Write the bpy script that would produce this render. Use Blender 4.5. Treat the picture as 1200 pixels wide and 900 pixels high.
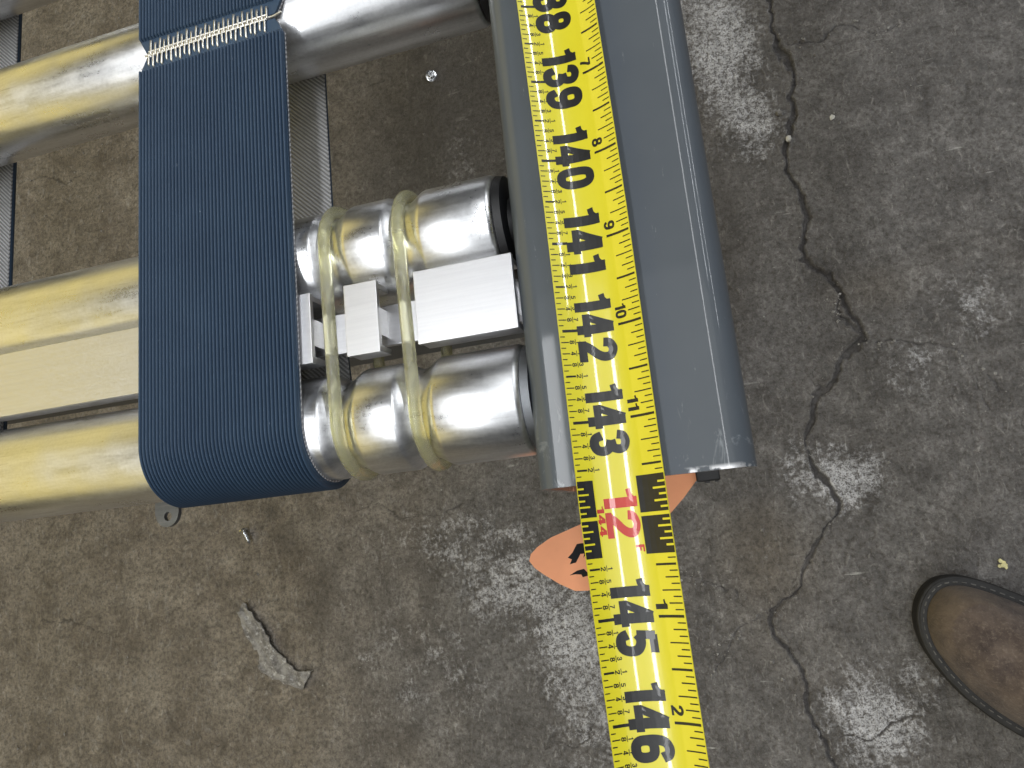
import bpy, bmesh, math, random
import numpy as np
from mathutils import Matrix, Vector, noise as mnoise

S = 0.0254                      # everything below is laid out in inches, stored in metres
random.seed(7); rng = np.random.default_rng(7)
scene = bpy.context.scene
for o in list(bpy.data.objects): bpy.data.objects.remove(o)
COL = scene.collection

# ------------------------------------------------------------------ camera
CAM_Z = 30.0
cam_d = bpy.data.cameras.new('camera'); cam = bpy.data.objects.new('camera', cam_d); COL.objects.link(cam)
RC = ((0.95741263, -0.14627463, -0.24892728), (-0.09948842, -0.97650298, 0.19116482), (-0.27104080, -0.15825823, -0.94946891))
m = Matrix.Identity(4)
for i in range(3):
    m[i][0] = RC[i][0]; m[i][1] = -RC[i][1]; m[i][2] = -RC[i][2]
m[0][3] = 0; m[1][3] = 0; m[2][3] = CAM_Z * S
cam.matrix_world = m
cam_d.sensor_width = 36; cam_d.lens = 832 / 1200 * 36
cam_d.clip_start = 0.01; cam_d.clip_end = 100
scene.camera = cam

# ------------------------------------------------------------------ world and lamps
w = bpy.data.worlds.new('World'); scene.world = w; w.use_nodes = True
w.node_tree.nodes['Background'].inputs[0].default_value = (0.93, 0.96, 1.0, 1)
w.node_tree.nodes['Background'].inputs[1].default_value = 0.06
scene.view_settings.view_transform = 'Standard'; scene.view_settings.look = 'None'
scene.view_settings.exposure = 0.0; scene.view_settings.gamma = 1.0

def area(name, loc, target, sx, sy, power, col):
    d = bpy.data.lights.new(name, 'AREA'); d.shape = 'RECTANGLE'; d.size = sx; d.size_y = sy
    d.energy = power; d.color = col
    o = bpy.data.objects.new(name, d); COL.objects.link(o); o.location = loc
    z = (Vector(loc) - Vector(target)).normalized()
    y = Vector((0, 1, 0)); y = (y - z * y.dot(z)).normalized(); x = y.cross(z)
    o.rotation_euler = Matrix((x, y, z)).transposed().to_euler()
    return o
area('ceiling_lamp', (-0.82, -0.95, 3.0), (-0.82, -0.95, 0), 0.26, 3.3, 33, (0.96, 0.98, 1.0))
area('ceiling_lamp', (0.50, 0.75, 3.0), (0.50, 0.75, 0), 0.14, 3.4, 19, (0.96, 0.98, 1.0))
area('ceiling_lamp', (2.3, 2.6, 2.9), (1.2, 1.2, 0), 0.07, 3.0, 24, (0.94, 0.97, 1.0))
area('ceiling_lamp', (3.6, 2.6, 2.9), (1.2, 1.2, 0), 0.07, 3.0, 24, (0.94, 0.97, 1.0))
area('overhead_fill', (0.3, -1.3, 4.0), (0.3, -0.9, 0), 4.2, 5.2, 43, (0.94, 0.97, 1.0))  # added broad fill to brighten rollers and floor, not a real skylight
area('warm_lamp', (-4.6, 0.0, 3.0), (-0.4, 0.0, 0.5), 3.6, 14.0, 128, (1.0, 0.80, 0.24))

# ------------------------------------------------------------------ materials
def mat(name):
    M = bpy.data.materials.new(name); M.use_nodes = True
    nt = M.node_tree; b = nt.nodes['Principled BSDF']
    return M, nt, b
class G:
    """small node helper"""
    def __init__(s, nt): s.nt = nt; s.co = None
    def n(s, t, **k):
        q = s.nt.nodes.new(t)
        for a, v in k.items(): setattr(q, a, v)
        return q
    def put(s, sock, v):
        if hasattr(v, 'is_linked') or isinstance(v, bpy.types.NodeSocket): s.nt.links.new(v, sock)
        else: sock.default_value = v
    def coords(s, scale=(1, 1, 1), rot=(0, 0, 0)):
        tc = s.n('ShaderNodeTexCoord'); mp = s.n('ShaderNodeMapping')
        s.nt.links.new(tc.outputs['Object'], mp.inputs[0])
        mp.inputs['Scale'].default_value = tuple(c / S for c in scale); mp.inputs['Rotation'].default_value = rot
        return mp.outputs[0]
    def noise(s, scale, detail=4, rough=.55, stretch=(1, 1, 1), rot=(0, 0, 0), out=0, dist=0):
        q = s.n('ShaderNodeTexNoise'); s.put(q.inputs['Vector'], s.coords(stretch, rot))
        q.inputs['Scale'].default_value = scale; q.inputs['Detail'].default_value = detail
        q.inputs['Roughness'].default_value = rough; q.inputs['Distortion'].default_value = dist
        return q.outputs[out]
    def ramp(s, f, a, b, lo=0., hi=1.):
        q = s.n('ShaderNodeMapRange'); s.put(q.inputs[0], f)
        for i, v in enumerate((a, b, lo, hi)): q.inputs[i + 1].default_value = v
        return q.outputs[0]
    def math(s, op, a, b=0.):
        q = s.n('ShaderNodeMath', operation=op); s.put(q.inputs[0], a); s.put(q.inputs[1], b); return q.outputs[0]
    def mix(s, f, a, b, blend='MIX'):
        q = s.n('ShaderNodeMix', data_type='RGBA', blend_type=blend)
        s.put(q.inputs[0], f); s.put(q.inputs[6], a); s.put(q.inputs[7], b); return q.outputs[2]
    def attr(s, name):
        return s.n('ShaderNodeAttribute', attribute_name=name).outputs['Fac']
    def bump(s, h, strength, dist=.01):
        q = s.n('ShaderNodeBump'); q.inputs['Strength'].default_value = strength
        q.inputs['Distance'].default_value = dist * S; s.put(q.inputs['Height'], h); return q.outputs[0]
def c4(r, g, b): return (r, g, b, 1)

def simple(name, col, rough=.5, metal=0., var=.12, vscale=3., bump=0., coat=0., spec=.5):
    M, nt, b = mat(name); g = G(nt)
    v = g.ramp(g.noise(vscale, 5), .3, .7, 1 - var, 1 + var)
    cc = g.n('ShaderNodeMix', data_type='RGBA', blend_type='MULTIPLY'); cc.inputs[0].default_value = 1
    cc.inputs[6].default_value = c4(*col); comb = g.n('ShaderNodeCombineColor')
    for i in range(3): nt.links.new(v, comb.inputs[i])
    nt.links.new(comb.outputs[0], cc.inputs[7]); nt.links.new(cc.outputs[2], b.inputs['Base Color'])
    b.inputs['Roughness'].default_value = rough; b.inputs['Metallic'].default_value = metal
    b.inputs['Coat Weight'].default_value = coat; b.inputs['Specular IOR Level'].default_value = spec
    if bump: nt.links.new(g.bump(g.noise(vscale * 6, 4), bump), b.inputs['Normal'])
    return M

def m_floor():
    M, nt, b = mat('concrete'); g = G(nt)
    big = g.noise(.09, 4, .6); mid = g.noise(.42, 7, .68); fine = g.noise(5.5, 5, .7); grit = g.noise(17, 3, .7)
    worm = g.noise(4.2, 4, .65, stretch=(1, .5, 1), rot=(0, 0, math.radians(40)), dist=1.2)
    brown = g.attr('brown'); pale = g.attr('pale'); crk = g.attr('crack'); dark = g.attr('stain_shade')
    grey = g.mix(g.ramp(mid, .3, .72), c4(.100, .094, .090), c4(.270, .258, .247))
    brn = g.mix(g.ramp(mid, .3, .72), c4(.155, .126, .094), c4(.385, .338, .272))
    base = g.mix(g.ramp(g.math('ADD', brown, g.math('MULTIPLY', g.math('SUBTRACT', big, .5), 1.3)), .2, .9), grey, brn)
    base = g.mix(g.ramp(fine, .36, .56, .74, 0), base, c4(.070, .058, .050))
    base = g.mix(g.ramp(worm, .55, .72, 0, .50), base, c4(.46, .44, .41))
    base = g.mix(g.ramp(grit, .60, .74, 0, .55), base, c4(.50, .47, .43))
    base = g.mix(g.ramp(grit, .26, .40, .6, 0), base, c4(.060, .050, .043))
    scr = g.noise(1.5, 3, .6, stretch=(.32, 2.6, 1), rot=(0, 0, math.radians(58)), dist=.3)
    scm = g.math('MULTIPLY', g.ramp(scr, .665, .70), g.ramp(g.noise(.6, 3), .5, .62))
    base = g.mix(g.math('MULTIPLY', scm, g.ramp(brown, .1, .5, .75, .15)), base, c4(.56, .55, .52))
    # pale worn patches, with the lamps' sheen painted into their colour
    sheen_noise = g.math('ADD', g.math('ADD', g.math('MULTIPLY', worm, .45), g.math('MULTIPLY', fine, .55)), g.math('MULTIPLY', g.noise(1.4, 4, .6), .55))
    pm = g.math('MULTIPLY', g.ramp(g.math('ADD', sheen_noise, g.math('MULTIPLY', pale, .34)), .88, 1.12), g.ramp(pale, .04, .30))
    base = g.mix(g.math('MULTIPLY', pm, g.ramp(g.math('ADD', grit, g.math('MULTIPLY', g.math('SUBTRACT', fine, .5), .8)), .40, .54, .12, .95)), base, c4(.70, .695, .71))
    spk = g.math('MULTIPLY', g.ramp(g.noise(13, 3, .75), .32, .68, .80, 1.20), g.ramp(g.noise(1.3, 8, .74, dist=.5), .3, .7, .62, 1.34))
    cmb = g.n('ShaderNodeCombineColor')
    for i in range(3): nt.links.new(spk, cmb.inputs[i])
    base = g.mix(1., base, cmb.outputs[0], 'MULTIPLY')
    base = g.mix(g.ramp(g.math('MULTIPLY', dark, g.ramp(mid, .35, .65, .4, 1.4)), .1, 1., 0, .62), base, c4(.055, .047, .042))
    base = g.mix(g.ramp(g.math('MULTIPLY', crk, 1.), .15, .9, 0, .62), base, c4(.050, .044, .040))
    nt.links.new(base, b.inputs['Base Color'])
    rg = g.ramp(g.noise(1.3, 5), .3, .7, .32, .58)
    wet = g.math('MULTIPLY', g.ramp(pale, .04, .45), g.ramp(g.math('ADD', g.math('MULTIPLY', worm, .5), g.math('MULTIPLY', fine, .5)), .38, .58, .35, 1.))
    rq = g.n('ShaderNodeMix'); g.put(rq.inputs[0], wet); g.put(rq.inputs[2], rg); rq.inputs[3].default_value = .20
    nt.links.new(rq.outputs[0], b.inputs['Roughness'])
    h = g.math('ADD', g.math('MULTIPLY', fine, .7), g.math('ADD', g.math('MULTIPLY', grit, .45), g.math('MULTIPLY', worm, .6)))
    nt.links.new(g.bump(h, 1.0, .14), b.inputs['Normal'])
    b.inputs['Specular IOR Level'].default_value = .6
    return M

def m_zinc(name='zinc', col=(.84, .845, .855), r0=.22, r1=.44, sp=1.0):
    M, nt, b = mat(name); g = G(nt)
    b.inputs['Metallic'].default_value = 1
    streak = g.noise(3.0 * sp, 5, .65, stretch=(.25, 2.2, 2.2)); fine = g.noise(26 * sp, 3, .6); blot = g.noise(1.6 * sp, 4)
    f = g.math('ADD', g.math('MULTIPLY', streak, .75), g.math('MULTIPLY', fine, .25))
    cl = g.mix(g.ramp(f, .34, .62), c4(*(c * .80 for c in col)), c4(*(min(1, c * 1.07) for c in col)))
    cl = g.mix(g.ramp(g.noise(3.4 * sp, 6, .75, stretch=(.16, 3.2, 3.2)), .60, .70, 0, .5), cl, c4(.42, .40, .38))
    nt.links.new(cl, b.inputs['Base Color'])
    nt.links.new(g.ramp(g.math('ADD', g.math('MULTIPLY', blot, .5), g.math('ADD', g.math('MULTIPLY', streak, .3), g.math('MULTIPLY', fine, .2))), .33, .66, r0, r1), b.inputs['Roughness'])
    nt.links.new(g.bump(g.math('ADD', g.math('MULTIPLY', fine, .35), streak), .12, .012), b.inputs['Normal'])
    return M

def m_alu():
    M, nt, b = mat('aluminium'); g = G(nt)
    b.inputs['Metallic'].default_value = 1
    st = g.noise(9, 4, .6, stretch=(.10, 3, 1)); fine = g.noise(30, 3)
    cl = g.mix(g.ramp(st, .3, .7), c4(.76, .76, .785), c4(.82, .82, .84))
    cl = g.mix(g.ramp(g.noise(6, 5, .75, stretch=(.6, 1.6, 1)), .70, .82, 0, .6), cl, c4(.42, .40, .40))
    nt.links.new(cl, b.inputs['Base Color'])
    nt.links.new(g.ramp(fine, .3, .7, .34, .46), b.inputs['Roughness'])
    nt.links.new(g.bump(st, .08, .01), b.inputs['Normal'])
    return M

def m_paint():
    M, nt, b = mat('grey_paint'); g = G(nt)
    peel = g.noise(9, 3, .5); big = g.noise(.9, 3)
    cl = g.mix(g.ramp(big, .3, .7), c4(.086, .100, .117), c4(.098, .113, .130))
    sep = g.n('ShaderNodeSeparateXYZ'); tc = g.n('ShaderNodeTexCoord'); nt.links.new(tc.outputs['Object'], sep.inputs[0])
    near = g.ramp(sep.outputs[1], .35 * S, 1.35 * S, 1, 0)
    scr = g.math('MULTIPLY', near, g.ramp(g.noise(3.2, 5, .7, stretch=(1.5, .55, 1), rot=(0, 0, .5), dist=1.2), .56, .70))
    scr2 = g.ramp(g.noise(8, 5, .75, stretch=(2.2, .35, 1), rot=(0, 0, .35)), .68, .76, 0, .6)
    cl = g.mix(g.ramp(scr, .05, .7, 0, .5), cl, c4(.40, .43, .46))
    cl = g.mix(scr2, cl, c4(.40, .43, .46))
    chip = g.math('MULTIPLY', g.ramp(sep.outputs[1], .325 * S, .37 * S, 1, 0), g.ramp(g.noise(5, 4), .54, .62))
    cl = g.mix(chip, cl, c4(.74, .74, .75))
    nt.links.new(cl, b.inputs['Base Color']); nt.links.new(chip, b.inputs['Metallic'])
    nt.links.new(g.ramp(g.math('ADD', scr, scr2), 0, .6, .46, .6), b.inputs['Roughness']); b.inputs['Specular IOR Level'].default_value = .3
    b.inputs['Coat Weight'].default_value = .5; b.inputs['Coat Roughness'].default_value = .05
    nt.links.new(g.bump(peel, .035, .02), b.inputs['Normal'])
    return M

def m_belt():
    M, nt, b = mat('blue_rubber'); g = G(nt)
    n1 = g.noise(1.1, 4); n2 = g.noise(16, 4, .7)
    cl = g.mix(g.ramp(n1, .3, .7), c4(.040, .074, .128), c4(.050, .090, .150))
    cl = g.mix(g.ramp(g.noise(11, 4, .8, stretch=(1, .55, 1)), .69, .74, 0, .7), cl, c4(.30, .36, .42))
    cl = g.mix(g.ramp(n2, .60, .78, 0, .16), cl, c4(.16, .20, .25))
    nt.links.new(cl, b.inputs['Base Color'])
    nt.links.new(g.ramp(n2, .3, .7, .42, .6), b.inputs['Roughness'])
    nt.links.new(g.bump(n2, .12, .01), b.inputs['Normal'])
    return M

def m_weave():
    M, nt, b = mat('grey_webbing'); g = G(nt)
    wv = g.n('ShaderNodeTexWave', wave_type='BANDS', bands_direction='DIAGONAL'); g.put(wv.inputs['Vector'], g.coords())
    wv.inputs['Scale'].default_value = 9.0; wv.inputs['Distortion'].default_value = .6; wv.inputs['Detail'].default_value = 1
    w2 = g.n('ShaderNodeTexWave', wave_type='BANDS', bands_direction='Y'); g.put(w2.inputs['Vector'], g.coords())
    w2.inputs['Scale'].default_value = 13; w2.inputs['Distortion'].default_value = .4
    f = g.math('MULTIPLY', wv.outputs['Fac'], g.ramp(w2.outputs['Fac'], 0, 1, .45, 1))
    f = g.math('MULTIPLY', f, g.ramp(g.noise(7, 3), .2, .8, .7, 1.3))
    nt.links.new(g.mix(f, c4(.30, .30, .31), c4(.92, .92, .95)), b.inputs['Base Color'])
    b.inputs['Roughness'].default_value = .8
    nt.links.new(g.bump(f, .6, .02), b.inputs['Normal'])
    return M

def m_urethane():
    M, nt, b = mat('urethane'); g = G(nt)
    nt.links.new(g.mix(g.ramp(g.noise(2.2, 3), .3, .7), c4(.95, .93, .62), c4(.97, .95, .72)), b.inputs['Base Color'])
    b.inputs['Roughness'].default_value = .20; b.inputs['IOR'].default_value = 1.5
    b.inputs['Transmission Weight'].default_value = .85
    b.inputs['Subsurface Weight'].default_value = .3; b.inputs['Subsurface Radius'].default_value = (.004, .004, .0015)
    b.inputs['Subsurface Scale'].default_value = 1.0
    nt.links.new(g.bump(g.noise(5, 4, .6, stretch=(1.6, .5, 1.)), .22, .03), b.inputs['Normal'])
    return M

def m_tape():
    M, nt, b = mat('yellow_tape'); g = G(nt)
    cl = g.mix(g.ramp(g.noise(1.2, 4), .3, .7), c4(.80, .71, .020), c4(.86, .77, .032))
    cl = g.mix(g.ramp(g.noise(13, 4, .8), .72, .80, 0, .5), cl, c4(.55, .44, .04))
    nt.links.new(cl, b.inputs['Base Color'])
    b.inputs['Roughness'].default_value = .34
    b.inputs['Coat Weight'].default_value = 1.0; b.inputs['Coat Roughness'].default_value = .07; b.inputs['Coat IOR'].default_value = 1.75
    nt.links.new(g.bump(g.noise(10, 3), .05, .02), b.inputs['Normal'])
    return M

def m_suede():
    M, nt, b = mat('brown_suede'); g = G(nt)
    n1 = g.noise(1.05, 6, .68); n2 = g.noise(9, 5, .75)
    cl = g.mix(g.ramp(n1, .35, .68), c4(.070, .052, .046), c4(.200, .152, .120))
    cl = g.mix(g.ramp(n2, .52, .74, 0, .6), cl, c4(.34, .28, .22))
    toe = g.math('MULTIPLY', g.attr('toe'), g.ramp(n1, .25, .7, .5, 1.1))
    cl = g.mix(g.ramp(toe, 0, 1, 0, .8), cl, c4(.225, .168, .110))
    nt.links.new(cl, b.inputs['Base Color']); b.inputs['Roughness'].default_value = .88
    b.inputs['Sheen Weight'].default_value = .15; b.inputs['Specular IOR Level'].default_value = .25
    nt.links.new(g.bump(g.math('ADD', n2, g.noise(2.2, 4)), .8, .09), b.inputs['Normal'])
    return M

def m_flake():
    M, nt, b = mat('concrete_flake'); g = G(nt)
    cl = g.mix(g.ramp(g.noise(2.2, 6, .75), .40, .60), c4(.22, .205, .19), c4(.50, .48, .45))
    cl = g.mix(g.ramp(g.noise(4, 4, .7), .56, .64, 0, .9), cl, c4(.74, .73, .72))
    cl = g.mix(g.ramp(g.noise(8, 5, .75), .30, .40, .5, 0), cl, c4(.14, .13, .12))
    nt.links.new(cl, b.inputs['Base Color']); b.inputs['Roughness'].default_value = .85
    nt.links.new(g.bump(g.noise(4, 6, .75, stretch=(1, 1.8, 1), rot=(0, 0, .9)), 1., .16), b.inputs['Normal'])
    return M
MAT = dict(floor=m_floor(), zinc=m_zinc(), alu=m_alu(), paint=m_paint(), belt=m_belt(), weave=m_weave(), ring=m_urethane(),
           tape=m_tape(), suede=m_suede(),
           ink=simple('black_ink', (.012, .012, .012), .38, var=.3, vscale=9, coat=.35),
           red=simple('red_ink', (.60, .030, .014), .36, var=.1, coat=.7),
           black=simple('plain_black', (.012, .012, .013), .42),
           wire=simple('hook_wire', (.93, .91, .86), .38, 1., var=.15, vscale=20),
           orange=simple('orange_card', (.82, .34, .17), .62, var=.06, vscale=2.),
           rubber=simple('sole_rubber', (.020, .019, .018), .6, var=.35, vscale=4, bump=.4),
           thread=simple('stitch_thread', (.17, .165, .155), .7, var=.35, vscale=10),
           flake=m_flake(),
           steel=simple('bright_steel', (.80, .81, .82), .22, 1., var=.1),
           galv=m_zinc('galvanised', (.25, .26, .275), .42, .58, .7),
           chalk=simple('pale_chip', (.66, .64, .58), .7, var=.2, vscale=8),
           paintchip=simple('cream_chip', (.72, .66, .33), .6, var=.2, vscale=8))
MAT['marker'] = simple('marker_ink', (.010, .010, .012), .7, spec=.2)

# ------------------------------------------------------------------ mesh helpers (inches in)
def link(name, me, material, parent=None):
    o = bpy.data.objects.new(name, me); COL.objects.link(o)
    if material is not None and not me.materials: me.materials.append(MAT[material] if isinstance(material, str) else material)
    if parent: o.parent = parent
    return o
def mesh(name, V, F, material=None, parent=None, smooth=True, angle=35):
    me = bpy.data.meshes.new(name)
    me.from_pydata([(x * S, y * S, z * S) for x, y, z in V], [], F); me.validate(); me.update()
    if smooth:
        me.polygons.foreach_set('use_smooth', [True] * len(me.polygons))
        try: me.set_sharp_from_angle(angle=math.radians(angle))
        except Exception: pass
    return link(name, me, material, parent)
def empty(name, loc=(0, 0, 0)):
    o = bpy.data.objects.new(name, None); COL.objects.link(o); o.empty_display_size = .02
    o.location = tuple(c * S for c in loc); return o
def tag(o, label=None, cat=None, group=None, kind=None):
    for k, v in (('label', label), ('category', cat), ('group', group), ('kind', kind)):
        if v: o[k] = v
    return o
def loft(rings, closed=True, caps=True):
    """rings: list of equal-length vertex rings -> V,F"""
    n = len(rings[0]); V = [p for r in rings for p in r]; F = []
    for i in range(len(rings) - 1):
        for j in range(n if closed else n - 1):
            k = (j + 1) % n
            F.append((i * n + j, i * n + k, (i + 1) * n + k, (i + 1) * n + j))
    if caps and closed:
        F.append(tuple(range(n))[::-1]); F.append(tuple((len(rings) - 1) * n + j for j in range(n)))
    return V, F
def tube(pts, r, seg=8, closed=False):
    rings = []; P = [Vector(p) for p in pts]; n = len(P); up = None
    for i, p in enumerate(P):
        if closed: t = P[(i + 1) % n] - P[i - 1]
        else: t = P[min(i + 1, n - 1)] - P[max(i - 1, 0)]
        t.normalize()
        if up is None:
            up = Vector((0, 0, 1)) if abs(t.z) < .9 else Vector((1, 0, 0))
        u = (up - t * up.dot(t)).normalized(); v = t.cross(u); up = u
        rr = r[i] if isinstance(r, (list, tuple)) else r
        rings.append([tuple(p + u * rr * math.cos(a) + v * rr * math.sin(a)) for a in (2 * math.pi * k / seg for k in range(seg))])
    if closed:
        V = [q for g_ in rings for q in g_]; F = []
        for i in range(n):
            for j in range(seg):
                k = (j + 1) % seg; i2 = (i + 1) % n
                F.append((i * seg + j, i * seg + k, i2 * seg + k, i2 * seg + j))
        return V, F
    return loft(rings)
def box(x0, x1, y0, y1, z0, z1, bev=.0):
    bm = bmesh.new(); bmesh.ops.create_cube(bm, size=1)
    for v in bm.verts:
        v.co = Vector((x0 + (v.co.x + .5) * (x1 - x0), y0 + (v.co.y + .5) * (y1 - y0), z0 + (v.co.z + .5) * (z1 - z0)))
    if bev: bmesh.ops.bevel(bm, geom=bm.edges[:], offset=bev, segments=2, affect='EDGES', profile=.5)
    bm.verts.index_update()
    V = [tuple(v.co) for v in bm.verts]; F = [tuple(v.index for v in f.verts) for f in bm.faces]; bm.free()
    return V, F
def join(*vf):
    V = []; F = []
    for v, f in vf:
        o = len(V); V += list(v); F += [tuple(i + o for i in q) for q in f]
    return V, F
def lathe(profile, cy, cz, seg=64, axis='x'):
    rings = []
    for x, r in profile:
        rings.append([(x, cy + r * math.cos(a), cz + r * math.sin(a)) for a in (2 * math.pi * k / seg for k in range(seg))])
    return loft(rings)

# ------------------------------------------------------------------ floor: one sheet, dense where the camera looks
def seg_dist(PX, PY, pts):
    D = np.full(PX.shape, 1e9); T = np.zeros(PX.shape); L = 0
    for (x0, y0), (x1, y1) in zip(pts[:-1], pts[1:]):
        dx, dy = x1 - x0, y1 - y0; l2 = dx * dx + dy * dy
        t = np.clip(((PX - x0) * dx + (PY - y0) * dy) / l2, 0, 1)
        d = np.hypot(PX - x0 - t * dx, PY - y0 - t * dy)
        q = d < D; D = np.where(q, d, D); T = np.where(q, L + t * math.sqrt(l2), T); L += math.sqrt(l2)
    return D, T, L
def vnoise(PX, PY, sc, seed):
    r = np.random.default_rng(seed); g = r.random((256, 256))
    x = PX * sc + 1000.3; y = PY * sc + 1000.7
    xi = np.floor(x).astype(int); yi = np.floor(y).astype(int); fx = x - xi; fy = y - yi
    fx = fx * fx * (3 - 2 * fx); fy = fy * fy * (3 - 2 * fy)
    a = g[xi % 256, yi % 256]; b_ = g[(xi + 1) % 256, yi % 256]; c = g[xi % 256, (yi + 1) % 256]; d = g[(xi + 1) % 256, (yi + 1) % 256]
    return (a * (1 - fx) + b_ * fx) * (1 - fy) + (c * (1 - fx) + d * fx) * fy
CRACKS = [  # polyline, half width, depth
 ([(5.3, 24), (5.47, 21.32), (5.48, 20.25), (5.67, 19.27), (5.7, 18.8), (5.72, 18.09), (5.89, 17.02), (5.7, 15.86), (5.37, 15.35), (5.28, 14.78), (4.99, 14.06), (4.9, 13.1), (5.14, 12.28), (5.37, 11.27), (5.22, 10.36), (5.0, 9.48), (5.35, 8.85), (5.7, 8.42), (6.01, 7.46), (6.19, 6.64), (6.55, 5.67), (6.11, 5.32), (5.53, 5.07), (5.17, 4.43), (4.68, 3.99), (4.35, 3.35), (4.18, 2.69), (3.75, 2.06), (3.8, 1.05), (3.97, 0.53), (4.47, -0.51), (4.18, -1.29), (3.23, -2.33), (2.62, -3.23), (2.21, -3.84), (1.51, -4.27), (1.51, -4.9), (1.87, -5.85), (2.2, -6.63), (2.29, -7.54), (2.37, -8.28), (2.81, -9.18), (2.89, -9.9), (3.3, -12)], .15, .16),
 ([(6.01, 7.9), (5.75, 7.3), (5.85, 6.6), (6.45, 5.75)], .10, .10),
 ([(5.75, 19.12), (6.32, 18.95), (7.15, 18.78), (7.82, 19.11), (8.43, 19.3), (8.78, 18.82), (9.47, 18.61), (10.44, 18.59)], .065, .08),
 ([(6.55, 5.67), (7.37, 5.46), (8.35, 5.06), (9.74, 4.9), (10.33, 3.97), (10.96, 2.9), (11.25, 1.58)], .06, .06),
 ([(1.51, -4.27), (0.68, -4.53), (-0.02, -4.97), (-0.64, -5.88), (-1.2, -6.8)], .055, .06),
 ([(-1.95, -2.46), (-1.17, -2.85), (-0.58, -3.32), (0.48, -3.78)], .055, .06),
 ([(-15.87, 1.29), (-14.87, 1.3), (-14.26, 0.97), (-13.64, 0.72), (-12.61, 0.69), (-11.92, 0.55), (-11.16, 0.92), (-10.54, 1.12), (-9.95, 0.99), (-9.39, 0.74)], .055, .05),
 ([(-33.92, -2.61), (-32.55, -2.61), (-30.93, -3.0), (-29.36, -3.49)], .07, .05),
 ([(-35.41, 22.72), (-32.88, 21.69), (-31.67, 21.94)], .08, .06),
 ([(-18.36, 22.31), (-15.86, 22.03), (-13.89, 22.56), (-12.69, 22.61)], .06, .05),
 ([(3.12, -9.04), (3.87, -8.91), (4.8, -8.49), (5.89, -7.95)], .07, .06),
 ([(-8.0, -9.14), (-6.19, -8.7), (-5.79, -8.23)], .06, .05),
 ([(4.9, 2.9), (4.3, 4.6), (4.55, 5.0)], .035, .03),
 ([(9.74, 4.9), (10.2, 2.6), (10.6, 1.2), (11.9, -.6)], .05, .04)]
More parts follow.
